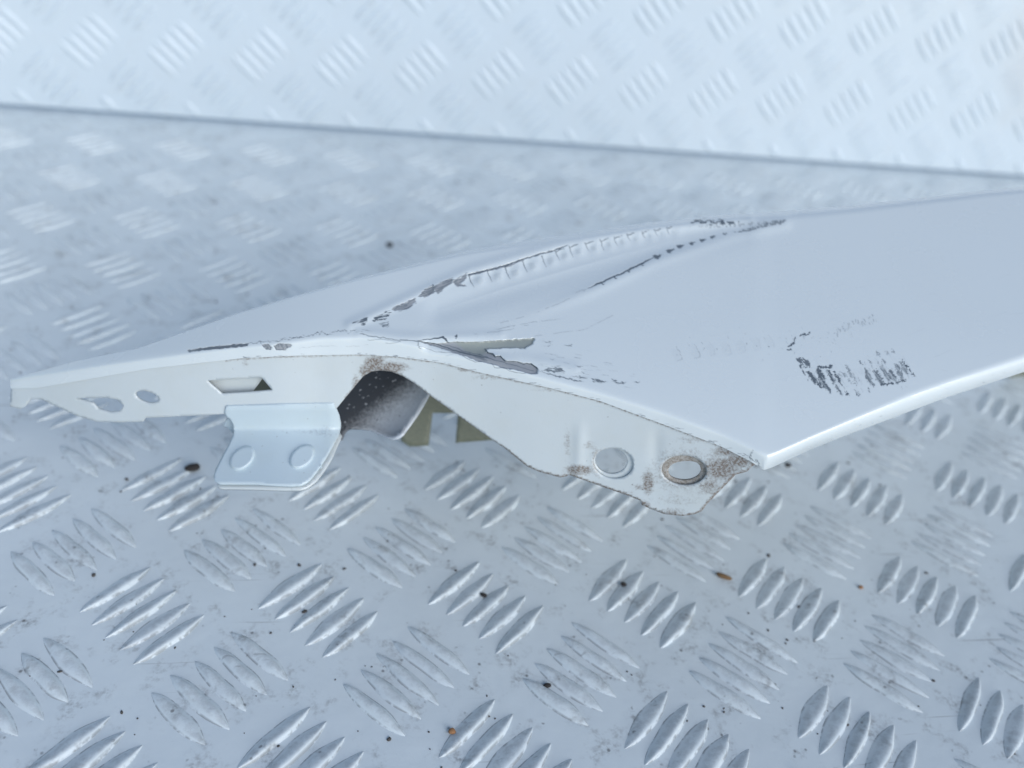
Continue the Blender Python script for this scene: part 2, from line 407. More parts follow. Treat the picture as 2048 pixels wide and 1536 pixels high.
PN = np.array((-.10, -.32, 1.0)); PN /= np.linalg.norm(PN); PQ = pt(1130., 740., .27)
def w_plane(x, y): return (ray(x, y) @ PN) / ((PQ - CAM) @ PN)
def w_panel(x, y):
    w = w_plane(x, y)
    l = np.clip((760 - x) / 740, 0, 1.2); w = w - .62 * l ** 2                   # nose bends down towards the floor
    w = w - .060 * np.clip((y - 640) / 280, 0, 1.1) ** 2                          # near side rolls down towards the fold
    return w
def w_flange(x, y):
    yf = smooth(L0, x) * .82 + smooth(L1, x) * .18
    return w_panel(x, yf) - .00115 * (y - yf)
def Z_panel(x, y):
    """the bodyside skin with its rounded fold"""
    a = w_panel(x, y); b_ = w_flange(x, y); e = .013
    hem = sstep(1500, 1560, x)
    w1 = .5 * (a + b_) - .5 * np.sqrt((a - b_) ** 2 + e * e)
    Z1 = 1 / w1
    t = np.clip((y - lerp(L0, x)) / (lerp(L1, x) - lerp(L0, x)), 0, 1)
    Z2 = 1 / a + .0002 + .0085 * t ** 2.4
    Z = Z1 * (1 - hem) + Z2 * hem
    # rolls away along its far side
    yn, yf = lerp(L0, x), lerp(FAR, x); v = np.clip((yn - y) / (yn - yf + 1e-6), 0, 1)
    r = np.clip((v - .955) / .045, 0, 1); Z = Z + .0035 * (1 - np.sqrt(np.clip(1 - r * r, 0, 1)))
    return Z
def Z_flange(x, y): return 1 / w_flange(x, y) + .0009

# -- grid of the skin: columns 1.35 px apart, rows from the far side to the fold
CX = np.arange(21, 2330, 1.8); NR = 250
yF = smooth(FAR, CX, 10); yN = smooth(L0, CX, 10) ; yB = lerp(L1, CX)
vv = np.concatenate([1 - np.linspace(0, 1, 14)[:-1] ** 1.5 * .06, np.linspace(.94, 0, NR - 13)])
YY = yN[None] + (yF - yN)[None] * vv[:, None]
ss = np.linspace(0, 1, 36)[1:]
YS = yN[None] + (yB - yN)[None] * ss[:, None]
PY = np.concatenate([YY, YS]); PX = np.broadcast_to(CX[None], PY.shape).copy()
scr = np.zeros_like(PX); bare = np.zeros_like(PX); tone = np.zeros_like(PX); dent = np.zeros_like(PX)

def region(x0, x1, y0, y1):
    c0, c1 = np.searchsorted(CX, [x0, x1]); sub = PY[:, c0:c1]
    r = np.where((sub > y0).any(1) & (sub < y1).any(1))[0]
    return (slice(r.min(), r.max() + 1), slice(c0, c1)) if len(r) and c1 > c0 else None
def put(arr, sl, a): arr[sl] = np.maximum(arr[sl], a)
def blot(arr, poly, rough=1.5, freq=.18, soft=.8, amp=1.0, seed=0, streak=None, recess=0.0):
    p = np.array(poly, float); sl = region(p[:, 0].min() - 8, p[:, 0].max() + 8, p[:, 1].min() - 8, p[:, 1].max() + 8)
    if sl is None: return
    x, y = PX[sl], PY[sl]
    wx = x + rough * 2 * (fbm(x * freq, y * freq, seed) - .5) * 2; wy = y + rough * 2 * (fbm(x * freq, y * freq, seed + 50) - .5) * 2
    d = seg_dist(wx, wy, [tuple(q) for q in p], True); d = np.where(in_poly(wx, wy, p), -d, d)
    a = 1 - sstep(-soft, soft, d)
    if streak:
        (dx, dy), fr, lo, hi = streak; L = math.hypot(dx, dy); dx, dy = dx / L, dy / L
        n = fbm((x * dx + y * dy) * fr * .12, (-x * dy + y * dx) * fr, seed + 7, 3); a = a * sstep(lo, hi, n)
    put(arr, sl, a * amp)
    if recess: dent[sl] -= recess * a
def line(arr, pts, wid, rough=.8, freq=.15, soft=.7, amp=1.0, seed=0, brk=None, recess=0.0, streak=None):
    p = np.array(pts, float); m = max(np.max(wid), 1) + 6
    sl = region(p[:, 0].min() - m, p[:, 0].max() + m, p[:, 1].min() - m, p[:, 1].max() + m)
    if sl is None: return
    x, y = PX[sl], PY[sl]
    wx = x + rough * 2 * (fbm(x * freq, y * freq, seed) - .5) * 2; wy = y + rough * 2 * (fbm(x * freq, y * freq, seed + 50) - .5) * 2
    ww = [wid] * len(pts) if np.isscalar(wid) else wid
    d = seg_dist(wx, wy, pts, False, ww); a = 1 - sstep(-soft, soft, d)
    if brk is not None: a = a * sstep(brk - .05, brk + .05, fbm(x * .09, y * .09, seed + 13))
    if streak:
        (dx, dy), fr, lo, hi = streak; L = math.hypot(dx, dy); dx, dy = dx / L, dy / L
        a = a * (.42 + .58 * sstep(lo, hi, fbm((x * dx + y * dy) * fr * .10, (-x * dy + y * dx) * fr, seed + 7, 3)))
    put(arr, sl, a * amp)
    if recess: dent[sl] -= recess * a
def bulge(x0, x1, y0, y1, fn):
    sl = region(x0, x1, y0, y1)
    if sl is not None: dent[sl] += fn(PX[sl], PY[sl])

rs = random.Random(11)
# 1. long upper crease: flaked patches at its left end, then a thin torn line with compression ticks
blot(scr, [(704, 646), (735, 632), (735, 642), (729, 652), (718, 648)], 1.5, amp=.75, seed=1, streak=((5, -1.2), .9, .38, .55))
blot(scr, [(742, 640), (779, 618), (784, 624), (770, 640), (748, 645)], 1.8, amp=.8, seed=2, streak=((5, -1.2), .9, .36, .52))
blot(scr, [(757, 648), (778, 642), (778, 657), (768, 655)], 1.5, amp=.6, seed=3, streak=((5, -1), .9, .42, .55))
for k, q in enumerate([[(784, 620), (792, 613), (812, 606), (829, 596), (832, 603), (818, 615), (798, 621)],
                       [(836, 594), (846, 584), (866, 572), (867, 582), (848, 593)],
                       [(849, 581), (866, 571), (868, 585), (856, 590)],
                       [(867, 574), (889, 562), (905, 557), (906, 565), (890, 573), (877, 586), (870, 582)],
                       [(905, 563), (921, 555), (935, 547), (934, 556), (918, 566), (933, 569), (914, 572)]]):
    q = [(x, y + (1.5 if j > len(q) // 2 else -1)) for j, (x, y) in enumerate(q)]; blot(bare, q, 1.6, seed=10 + k, recess=.00018); blot(scr, [(x, y + 1) for x, y in q], 1.3, amp=.5, seed=20 + k, streak=((5, -2.5), .8, .4, .6))
    line(scr, q[:3], .6, 1.2, amp=.7, seed=30 + k)
CR1 = [(780, 622), (832, 598), (868, 577), (905, 560), (940, 549), (972, 541), (1008, 532), (1045, 520), (1080, 510), (1112, 501), (1140, 492), (1168, 486), (1198, 480), (1228, 474), (1258, 468), (1288, 463), (1315, 459), (1340, 455), (1362, 452)]
line(scr, [(938, 549), (972, 541), (1008, 532), (1045, 519), (1080, 508), (1112, 499), (1136, 490)], [1.5, 1.1, 1.6, 1.2, 1.3, 1.2, .7], 1.0, amp=.8, seed=41, recess=.0002)
line(bare, [(938, 550), (975, 541), (1010, 533), (1046, 521)], [2.2, 2.4, 2.4, 1.2], 1.4, seed=42)
for k, (x, y) in enumerate([(937, 551), (972, 543), (1010, 536), (1047, 524), (1083, 513), (1113, 503), (1141, 494), (1169, 488), (1198, 482), (1227, 476), (1256, 470), (1284, 465), (1311, 461), (1336, 457)]):
    s = 1 - k * .035; x += rs.uniform(-3, 3); h = 24 * s * rs.uniform(.75, 1.15)
    line(scr, [(x, y - 2), (x + 4 * s, y + h * .45), (x + 11 * s, y + h)], [1.1, .9, .35], .6, amp=.68 * s ** .5, seed=60 + k)
    if k >= 5: line(scr, [(x + 1, y + 1), (x + 9, y - 4 * s), (x + 22 * s, y - 7 * s)], [.8, 1.2, .5], .6, amp=.68, seed=80 + k)
    # each tick bounds a small pressed cell
    bulge(x - 6, x + 42, y - 12, y + 34, lambda X, Y, x=x, y=y, s=s: -.00045 * s * np.exp(-((X - x - 8) / 11) ** 2 - ((Y - y - 8) / 10) ** 2) + .00040 * s * np.exp(-((X - x - 24) / 10) ** 2 - ((Y - y - 6) / 11) ** 2))
    blot(scr, [(x + 10, y + 5), (x + 26 * s, y + 2), (x + 30 * s, y + 14 * s), (x + 15, y + 18 * s)], 2, amp=.10, seed=100 + k)  # faint dark tone for the cell's shade, painted in with the scratches
blot(scr, [(1374, 443), (1392, 438), (1440, 438), (1482, 444), (1470, 450), (1448, 448), (1405, 449), (1384, 446)], 2.0, .25, amp=.85, seed=120, streak=((5, -1.2), .8, .42, .58))
blot(scr, [(1372, 452), (1470, 446), (1540, 440), (1545, 446), (1430, 456)], 2.0, .25, amp=.4, seed=121, streak=((1, .4), .8, .5, .62))
# 2. second crease
line(scr, [(1176, 576), (1200, 566), (1240, 548), (1285, 526), (1306, 516)], [.6, 1.5, 1.4, 1.6, .8], .8, amp=.85, seed=130, recess=.0002)
for k, (x, y) in enumerate([(1205, 565), (1231, 553), (1257, 540), (1284, 527)]):
    line(scr, [(x - 4, y + 1), (x + 1, y + 4), (x + 4, y + 3)], [.6, 1.3, .3], .8, amp=.8, seed=135 + k)
for k, (x, y, s) in enumerate([(1314, 513, 1.2), (1339, 502, 1.15), (1361, 493, 1), (1384, 487, .85), (1405, 480, .8), (1425, 474, .7), (1450, 468, .6)]):
    blot(scr, [(x - 8 * s, y - 2 * s), (x + 9 * s, y - 4 * s), (x + 1 * s, y + 4 * s), (x - 4 * s, y + 4 * s)], 1.2, .3, amp=.72, seed=140 + k, recess=.00012)
line(scr, [(1468, 464), (1500, 460), (1540, 450), (1572, 441)], [.8, 1.0, 1.0, .8], 1.0, amp=.7, seed=150)
blot(scr, [(1476, 462), (1520, 449), (1555, 440), (1573, 439), (1568, 446), (1520, 457)], 1.5, .3, amp=.62, seed=151, streak=((3, -2), .9, .40, .56))
for k, q in enumerate([[(1000, 646), (1060, 630), (1120, 606), (1172, 580)], [(1008, 655), (1060, 645), (1118, 638)], [(985, 660), (1030, 652), (1075, 648)], [(1070, 672), (1130, 664), (1170, 659), (1226, 630)], [(950, 668), (1000, 662), (1030, 657)], [(1150, 586), (1165, 580), (1182, 578)]]):
    line(scr, q, .45, .6, amp=.42, seed=160 + k, brk=.46)
# 3. the tear: bare metal strip and the gouge under it
blot(bare, [(838, 682), (872, 688), (905, 684), (960, 684), (1010, 680), (1069, 677), (1064, 688), (1050, 697), (1010, 696), (970, 698), (974, 704), (984, 707), (990, 713), (1000, 711), (1012, 722), (1030, 722), (1048, 727), (1062, 727), (1076, 738), (1074, 748), (1060, 748), (1040, 741), (1010, 736), (975, 726), (955, 722), (930, 712), (885, 698)], .9, .2, seed=170, recess=.0008)
blot(tone, [(900, 680), (1080, 670), (1070, 702), (975, 704), (960, 714), (930, 700)], 4, .05, soft=6, seed=171)
for k, (q, w_, a) in enumerate([([(835, 681), (862, 678), (886, 674), (895, 684)], [.5, .8, 1.6, .6], .95), ([(884, 675), (892, 678), (896, 685)], [1.2, 1.8, .6], 1.0),
                           ([(800, 679), (840, 683), (880, 690), (905, 700), (940, 709), (985, 718)], [.4, .8, .9, 1.0, 1.3, .8], .8),
                           ([(930, 703), (960, 710), (990, 720), (1030, 731), (1068, 742)], [.5, .9, .8, .6, .5], .65),
                           ([(970, 698), (976, 706), (986, 708), (990, 714), (1000, 712), (1010, 722), (1030, 723), (1048, 728), (1062, 727), (1075, 737)], [.6, 1.3, 1.4, 1.2, 1.1, 1.0, .8, .8, 1.0, 1.2], .85),
                           ([(895, 685), (950, 684), (1010, 681), (1066, 677)], [.4, .5, .5, .4], .5),
                           ([(885, 688), (915, 697), (930, 706), (965, 717), (975, 722)], [.5, 1.2, 1.6, 1.6, .5], .45),
                           ([(836, 684), (838, 695), (843, 698)], .6, .6), ([(835, 690), (870, 703), (905, 706)], .5, .5), ([(890, 712), (925, 704)], .4, .4), ([(926, 713), (950, 724), (975, 722)], .6, .6),
                           ([(983, 726), (990, 735), (1012, 738), (1030, 745), (1050, 747)], .6, .6), ([(910, 673), (914, 671), (912, 677)], [.8, 1.4, .6], .9)]):
    line(scr, q, w_, .8, amp=a, seed=180 + k)
# buckled metal around the tear
bulge(700, 1250, 600, 800, lambda X, Y: -.0010 * (1 - sstep(980, 1100, X)) * np.exp(-(seg_dist(X, Y, [(860, 690), (960, 700), (1070, 722)]) / 15) ** 2))
bulge(600, 1250, 590, 760, lambda X, Y: .0005 * np.exp(-(seg_dist(X, Y, [(720, 664), (800, 674), (880, 676), (1000, 670)]) / 11) ** 2))
bulge(700, 1250, 640, 790, lambda X, Y: .0005 * np.exp(-(seg_dist(X, Y, [(970, 712), (1050, 716), (1150, 738)]) / 12) ** 2))
bulge(640, 1700, 400, 720, lambda X, Y: -.0011 * np.exp(-(seg_dist(X, Y, [(880, 620), (1000, 580), (1150, 535), (1330, 485), (1480, 456)], wid=[2, 6, 8, 4, 1]) / 26) ** 2))
bulge(640, 1700, 400, 720, lambda X, Y: .0007 * np.exp(-(seg_dist(X, Y, [(700, 650), (830, 590), (940, 540), (1112, 491), (1300, 455), (1500, 436)]) / 11) ** 2))
bulge(900, 1700, 400, 720, lambda X, Y: .0006 * sstep(960, 1250, X) * np.exp(-(seg_dist(X, Y, [(1000, 650), (1180, 582), (1310, 522), (1460, 472), (1570, 446)]) / 13) ** 2))
# 4. flaking along the fold on the left
blot(scr, [(374, 701), (400, 696), (440, 692), (496, 686), (494, 691), (450, 696), (410, 700), (376, 704)], 1.2, amp=.62, seed=200, recess=.0002)
blot(bare, [(374, 700), (440, 691), (498, 686), (496, 692), (410, 701)], 1.2, seed=201)
for k, q in enumerate([[(524, 690), (536, 688), (544, 694), (541, 699), (533, 698)], [(549, 692), (556, 687), (580, 687), (583, 693), (568, 700), (552, 699)]]):
    blot(bare, q, 1.4, .3, seed=205 + k, recess=.00025); line(scr, q[-2:] + q[:1], .7, amp=.8, seed=208 + k)
    blot(scr, q, 1.5, .3, amp=.5, seed=210 + k, streak=((2, 5), .7, .45, .6))
x = 498
while x < 735:
    y = lerp([(498, 687), (600, 674), (660, 664), (720, 662), (735, 666)], x) + rs.uniform(-2, 2); dx = rs.uniform(8, 20)
    line(scr, [(x, y), (x + dx * .5, y - rs.uniform(-2, 3)), (x + dx, y + rs.uniform(-2, 2))], [.3, rs.uniform(.5, 1.0), .3], 1.6, .3, amp=rs.uniform(.4, .8), seed=int(x))
    x += dx * .8
line(scr, [(720, 668), (752, 673), (790, 680), (835, 682)], [.5, .8, .6, .4], 1.0, amp=.7, seed=220)
line(scr, [(735, 680), (770, 679), (800, 683)], .5, .8, amp=.6, seed=221); line(scr, [(770, 687), (798, 685)], .5, .8, amp=.5, seed=222)
line(scr, [(600, 696), (640, 692), (690, 693), (735, 690)], .35, 1.0, amp=.35, seed=223, brk=.4)
# 5. flakes trailing right of the tear
for k, q in enumerate([[(1082, 741), (1100, 735), (1125, 735), (1130, 745), (1105, 745)], [(1080, 743), (1120, 752), (1168, 763), (1150, 762), (1105, 752)], [(1142, 753), (1165, 752), (1178, 757), (1160, 757)], [(1182, 757), (1200, 758), (1214, 763), (1200, 766), (1186, 763)], [(1222, 758), (1236, 762), (1252, 765), (1246, 769), (1230, 765)], [(1268, 763), (1281, 764), (1276, 767)],
                        [(1160, 744), (1170, 746), (1168, 749)], [(1085, 682), (1105, 683), (1100, 687)], [(1086, 691), (1106, 690), (1096, 693)], [(1126, 690), (1144, 688), (1143, 693), (1134, 692)], [(1100, 733), (1122, 731), (1115, 734)], [(1150, 731), (1168, 733), (1158, 735)], [(1098, 718), (1112, 718), (1104, 720)]]):
    blot(scr, q, 1.3, .25, amp=.68 if k < 6 else .5, seed=230 + k, streak=((5, .8), .8, .34, .5))
for k in range(34):
    x = rs.uniform(1075, 1270); y = lerp([(1075, 735), (1280, 760)], x) + rs.gauss(-6, 12); d = rs.uniform(4, 16)
    line(scr, [(x, y), (x + d, y + d * .12)], .35, .6, amp=rs.uniform(.15, .45), seed=260 + k)
# 6. faint arcs and pits in the middle
for k, (x, y) in enumerate([(1358, 708), (1394, 703), (1424, 698), (1456, 697), (1486, 692), (1516, 686), (1543, 684)]):
    line(scr, [(x - 6, y - 14), (x + 2, y - 4), (x + 6, y + 10), (x - 6, y + 14)], [.3, .7, .9, .3], 1.2, amp=.14 if k > 1 else .3, seed=300 + k)
    blot(scr, [(x - 14, y - 8), (x, y - 10), (x + 5, y + 9), (x - 10, y + 11)], 3, amp=.03, seed=310 + k)
for k in range(26):
    x = rs.uniform(1345, 1610); y = lerp([(1345, 705), (1610, 675)], x) + rs.gauss(0, 16)
    line(scr, [(x, y), (x + rs.uniform(-2, 3), y + rs.uniform(0, 4))], rs.uniform(.3, .8), .6, amp=rs.uniform(.2, .6), seed=320 + k)
for k, q in enumerate([[(1577, 694), (1584, 688), (1588, 684)], [(1584, 688), (1589, 686)], [(1588, 680), (1591, 674)], [(1600, 672), (1608, 668), (1613, 670), (1618, 667), (1619, 664)], [(1574, 700), (1582, 699)]]):
    line(scr, q, [1.0, 1.6, .8, 1.2, 1.0][:len(q)], 1.2, .4, amp=.9, seed=350 + k)
# 7. hatched scuff near the rolled edge, and its fainter companion
blot(scr, [(1592, 717), (1605, 715), (1619, 721), (1621, 733), (1607, 736), (1600, 731)], 2.0, .25, amp=.72, seed=370, streak=((1, 1.3), .7, .33, .5))
line(scr, [(1593, 719), (1600, 731), (1606, 742), (1618, 763)], [1.6, 1.8, 1.0, .5], 1.2, amp=.85, seed=371, brk=.36)
line(scr, [(1612, 720), (1618, 728), (1620, 734)], .8, 1, amp=.8, seed=372)
line(scr, [(1620, 731), (1640, 735), (1664, 734)], [1.6, 2.2, 2.6], 2, .3, amp=.8, seed=373, brk=.42)
for k, (x0, y0, x1, y1, w_, a) in enumerate([(1617, 745, 1642, 774, 5, .72), (1635, 741, 1648, 759, 6, .78), (1640, 757, 1660, 783, 5, .62), (1656, 743, 1668, 760, 5, .74), (1664, 758, 1682, 788, 3.2, .5), (1668, 742, 1684, 771, 2.0, .7), (1676, 778, 1684, 790, 1.6, .6), (1690, 782, 1699, 792, 1.6, .65),
                                            (1681, 742, 1704, 766, 2.2, .4), (1692, 732, 1714, 768, 2.5, .45), (1712, 784, 1720, 792, 1.8, .55), (1734, 776, 1740, 784, 1.4, .55), (1720, 722, 1727, 730, 1.6, .6), (1737, 720, 1743, 728, 1.0, .6),
                                            (1730, 740, 1746, 770, 5, .55), (1750, 742, 1766, 768, 5.5, .58), (1764, 735, 1782, 766, 5, .55), (1780, 742, 1794, 766, 5.5, .58), (1792, 730, 1806, 762, 5, .52), (1800, 724, 1816, 752, 3, .5), (1803, 718, 1829, 753, 1.3, .9), (1754, 704, 1760, 714, 2, .4), (1764, 718, 1772, 728, 1.6, .45), (1772, 703, 1778, 710, 1.4, .35), (1783, 700, 1788, 705, 1.4, .4)]):
    line(scr, [(x0, y0), ((x0 + x1) / 2 + rs.uniform(-1, 1), (y0 + y1) / 2), (x1, y1)], [w_ * .75, w_ * 1.1, w_ * .5], 2.4, .30, soft=1.2, amp=a * 1.2, seed=380 + k, brk=.24 if w_ > 2 else None, streak=((1, 1.5), .85, .32, .55) if w_ > 2 else None, recess=.00006)
line(scr, [(1740, 773), (1765, 770), (1790, 766), (1812, 759)], [.8, 1.6, 2.0, 1.2], 2.4, .35, amp=.85, seed=420, brk=.40)
for k in range(60):
    x = rs.uniform(1600, 1815); y = rs.uniform(690, 780); t = (x - 1600) / 215
    if y < 735 - 25 * t: continue
    line(scr, [(x, y), (x + rs.uniform(1, 5), y + rs.uniform(2, 8))], rs.uniform(.3, .9), .8, amp=rs.uniform(.2, .55), seed=430 + k)
for k in range(46):
    x = rs.uniform(1672, 1752); y = lerp([(1672, 659), (1752, 634)], x) + rs.gauss(0, 6)
    line(scr, [(x, y), (x + rs.uniform(0, 3), y + rs.uniform(2, 7))], rs.uniform(.4, 1.0), .9, amp=rs.uniform(.15, .45), seed=500 + k)
for k in range(30):
    x = rs.uniform(1560, 1680); y = rs.uniform(660, 720); line(scr, [(x, y), (x + rs.uniform(0, 3), y + rs.uniform(0, 4))], rs.uniform(.3, .8), .6, amp=rs.uniform(.1, .4), seed=560 + k)
# hairline scratches
for k in range(70):
    x = rs.uniform(1595, 1815); y = lerp([(1595, 728), (1660, 745), (1740, 740), (1815, 722)], x) + rs.gauss(0, 14); d = rs.uniform(6, 26)
    line(scr, [(x, y), (x + d * .55, y + d * .84)], .3, .5, amp=rs.uniform(.08, .35), seed=800 + k)
for k in range(60):
    x = rs.uniform(900, 2040); y = rs.uniform(480, 860); d = rs.uniform(4, 40); a = rs.uniform(-.5, .3)
    line(scr, [(x, y), (x + d, y + d * a)], .22, .4, amp=rs.uniform(.04, .14), seed=900 + k)
for q in ([(1488, 906), (1502, 917), (1512, 925)], [(1500, 926), (1514, 932), (1524, 934)], [(1506, 900), (1500, 912)], [(1512, 918), (1518, 928), (1514, 934)]):
    line(scr, q, [.5, 1.3, .6][:len(q)], 1.4, .35, amp=.6, seed=int(q[0][0] + q[0][1]))
# grime in the fold's seam
for k in range(70):
    x = rs.uniform(480, 1500); y = lerp(L1, x) - rs.uniform(0, 3); line(scr, [(x, y), (x + rs.uniform(2, 12), y + rs.uniform(-.5, 1))], rs.uniform(.3, .9), .8, amp=rs.uniform(.2, .7), seed=620 + k)
for k in range(16):
    x = rs.uniform(1560, 2040); y = lerp(L1, x) - abs(rs.gauss(0, 9)) - 2; line(scr, [(x, y), (x + rs.uniform(1, 5), y - rs.uniform(0, 3))], rs.uniform(.3, .8), .8, amp=rs.uniform(.2, .6), seed=720 + k)

ZZ = Z_panel(PX, PY) - dent
VG = pt(PX, PY, ZZ)
nY = len(YY); hemc = int(np.searchsorted(CX, 1524))
# the side that rolls over and stands on the floor behind
far = VG[0]; rd = ray(CX, yF); rd = rd / np.linalg.norm(rd, axis=1)[:, None]
hz = rd * np.array((1, 1, 0)); hz /= np.linalg.norm(hz, axis=1)[:, None]
h0 = np.maximum(far[:, 2], .004) * (.10 + .25 * sstep(600, 1300, CX) + .64 * sstep(2080, 2250, CX)); B1 = far + rd * (h0 * .55)[:, None]; B2 = far + hz * (h0 * .62)[:, None]; B2[:, 2] = far[:, 2] - h0
tb = np.linspace(0, 1, 14)[1:][::-1]
BK = np.stack([(1 - t) ** 2 * far + 2 * t * (1 - t) * B1 + t * t * B2 for t in tb])
allV = np.concatenate([BK, VG]); nb = len(BK); nr, nc = allV.shape[:2]
F = grid_faces(nr, nc)
fr = F[:, 0] // nc; fc = F[:, 0] % nc
ishem = (fr >= nb + nY - 1) & (fc >= hemc)
def padded(a): return np.concatenate([np.zeros((nb, nc)), a]).ravel()
AT = {'scratch': padded(scr), 'bare': padded(bare), 'tone': padded(tone)}
def submesh(name, mask):
    f = F[mask][:, ::-1]; u = np.unique(f); rm = np.zeros(nr * nc, int); rm[u] = np.arange(len(u))
    V = allV.reshape(-1, 3)[u] - BASE
    f = rm[f]; n = np.cross(V[f[len(f) // 2, 1]] - V[f[len(f) // 2, 0]], V[f[len(f) // 2, 2]] - V[f[len(f) // 2, 0]])
    if n @ (CAM - BASE - V[f[len(f) // 2, 0]]) < 0: f = f[:, ::-1]
    return mesh_np(name, V, f, True, {k: a[u] for k, a in AT.items()})
skin = link('outer_panel', submesh('outer_panel', ~ishem), M_PANEL, fender, label='scratched white outer skin with torn crease')
# rolled edge: the strip plus its return lip underneath
hm = link('rolled_edge', submesh('rolled_edge', ishem), M_PANEL, fender)
last = VG[-1, hemc:]; back = ray(CX[hemc:], yB[hemc:]); back /= np.linalg.norm(back, axis=1)[:, None]
lipV = np.concatenate([last, last + back * .004 + np.array((0, 0, .0012)), last + back * .011 + np.array((0, 0, .005))]) - BASE
link('return_lip', mesh_np('return_lip', lipV[:, :], grid_faces(3, len(last)), True), M_FLANGE, fender)
# primer-coloured inside of the skin
st = 12; IC = np.arange(180, nc, st); IR = np.unique(np.concatenate([np.arange(0, nb + nY - 12, 8), [nb + nY - 12]]))
sub = allV[np.ix_(IR, IC)]; vdir = (sub - CAM) / np.linalg.norm(sub - CAM, axis=-1)[..., None]
off = np.array((0, 0, -.0012)) + vdir * .0004; inn = sub + off; inn[:, :, 2] = np.maximum(inn[:, :, 2], .0008)
link('inner_skin', mesh_np('inner_skin', inn.reshape(-1, 3) - BASE, grid_faces(len(IR), len(IC)), True), M_OLIVE, fender)

# sheets are measured in world space: parent them without an offset
_old_link = link
def link(name, mesh, mat, parent=None, **props):
    o = _old_link(name, mesh, mat, parent, **props)
    if parent is fender: o.matrix_parent_inverse = Matrix.Translation(-fender.location)
    return o

# -- flange that folds down from the skin, with its cut-outs
top = [(x, float(lerp(L1, x)) - 5) for x in list(range(22, 1500, 14)) + [1503]]
bottom = [(1510, 929), (1503, 934), (1495, 943), (1472, 949), (1416, 1006), (1403, 1023), (1387, 1029), (1365, 1032), (1328, 1028), (1299, 1017), (1284, 1010), (1280, 1001), (1255, 991), (1138, 950), (1131, 953), (1121, 955), (1080, 944), (1054, 933), (1010, 897), (978, 875), (940, 848), (908, 825), (864, 794), (828, 766), (805, 752), (782, 743), (760, 741), (743, 743), (726, 753), (697, 788), (673, 817), (600, 820), (520, 823), (448, 828), (437, 829), (290, 836), (287, 843), (239, 845), (191, 843), (154, 832), (113, 813), (82, 799), (62, 797), (50, 813), (41, 818), (20, 813), (21, 790)]
HOLES = [ellipse(1227, 927, 40, 31, 8), ellipse(1368, 941, 45, 30, 4), np.array([(414, 762), (468, 757), (523, 755), (545, 781), (495, 785), (444, 788)]),
         ellipse(294, 794, 24, 11, 16), np.array([(152, 797), (180, 796), (212, 795), (236, 800), (247, 812), (240, 823), (220, 825), (196, 818), (185, 806)])]
rs2 = random.Random(5)
DB = [(750, 727, 18, 13, 1.5), (778, 735, 34, 10, 1.35), (732, 742, 14, 12, 1.2), (712, 768, 8, 22, .7), (1158, 940, 26, 10, 1.2), (1195, 925, 14, 34, .62), (1180, 890, 14, 10, .45), (1296, 965, 12, 24, 1.05), (1278, 975, 14, 8, .6),
      (1440, 938, 40, 24, 1.0), (1478, 922, 28, 14, 1.1), (1455, 905, 40, 12, .75), (1420, 972, 30, 20, .65), (1366, 941, 62, 44, .66), (1360, 1000, 60, 14, .35), (1345, 1022, 30, 6, .6), (1135, 885, 8, 40, .42), (1440, 985, 10, 30, .5), (1290, 1008, 10, 8, .9), (1250, 985, 30, 6, .4), (490, 727, 8, 6, .5), (1380, 880, 40, 8, .4), (930, 740, 14, 4, .8), (985, 755, 60, 5, .45), (1120, 780, 80, 5, .4)]
def dirt_fl(x, y):
    d = np.zeros_like(x)
    for cx, cy, rx, ry, a in DB: d = np.maximum(d, a * np.exp(-((x - cx) / rx) ** 2 - ((y - cy) / ry) ** 2))
    e = seg_dist(x, y, bottom[:31]); d = np.maximum(d, np.where(x > 1000, 1.25, .6) * np.exp(-(e / np.where(x > 1398, 4.5, 3.0)) ** 2) * (x > 690))
    s = y - lerp(L1, x); d = np.maximum(d, .68 * np.exp(-(s / 3.5) ** 2) * (x > 450))
    return d
def Z_fl2(x, y):
    Z = Z_flange(x, y)
    # pressed vertical swages of the mounting ear
    Z = Z - .0006 * np.exp(-((x - 1158 - (y - 900) * -.05) / 12) ** 2) * sstep(830, 880, y) * (x > 1100)
    Z = Z + .0005 * np.exp(-((x - 1312) / 14) ** 2) * sstep(840, 890, y) * (1 - sstep(920, 940, y))
    # the edge of the arch is turned back a little
    return Z
flange = sheet('headlight_flange', top + bottom, HOLES, Z_fl2, M_FLANGE, fender, 4.5, .0008, {'dirt': dirt_fl})
# second skin of the ear seen as a ledge inside each hole
sheet('hole_liner', ellipse(1225, 927, 46, 36, 8), [ellipse(1222, 922, 32, 26, 6)], lambda x, y: Z_fl2(x, y) + .0010, M_FLANGE, fender, 4, .0008, {'dirt': lambda x, y: np.full_like(x, .12)})
sheet('hole_liner', ellipse(1367, 941, 50, 35, 4), [round_poly([(1337, 934), (1352, 924), (1378, 921), (1398, 926), (1403, 941), (1394, 955), (1371, 962), (1348, 958), (1336, 950)], it=2)], lambda x, y: Z_fl2(x, y) + .0014, M_LINER, fender, 4, .0008, {'dirt': lambda x, y: np.full_like(x, .7)}).__setitem__('label', 'brown grimy ring round the oval hole')

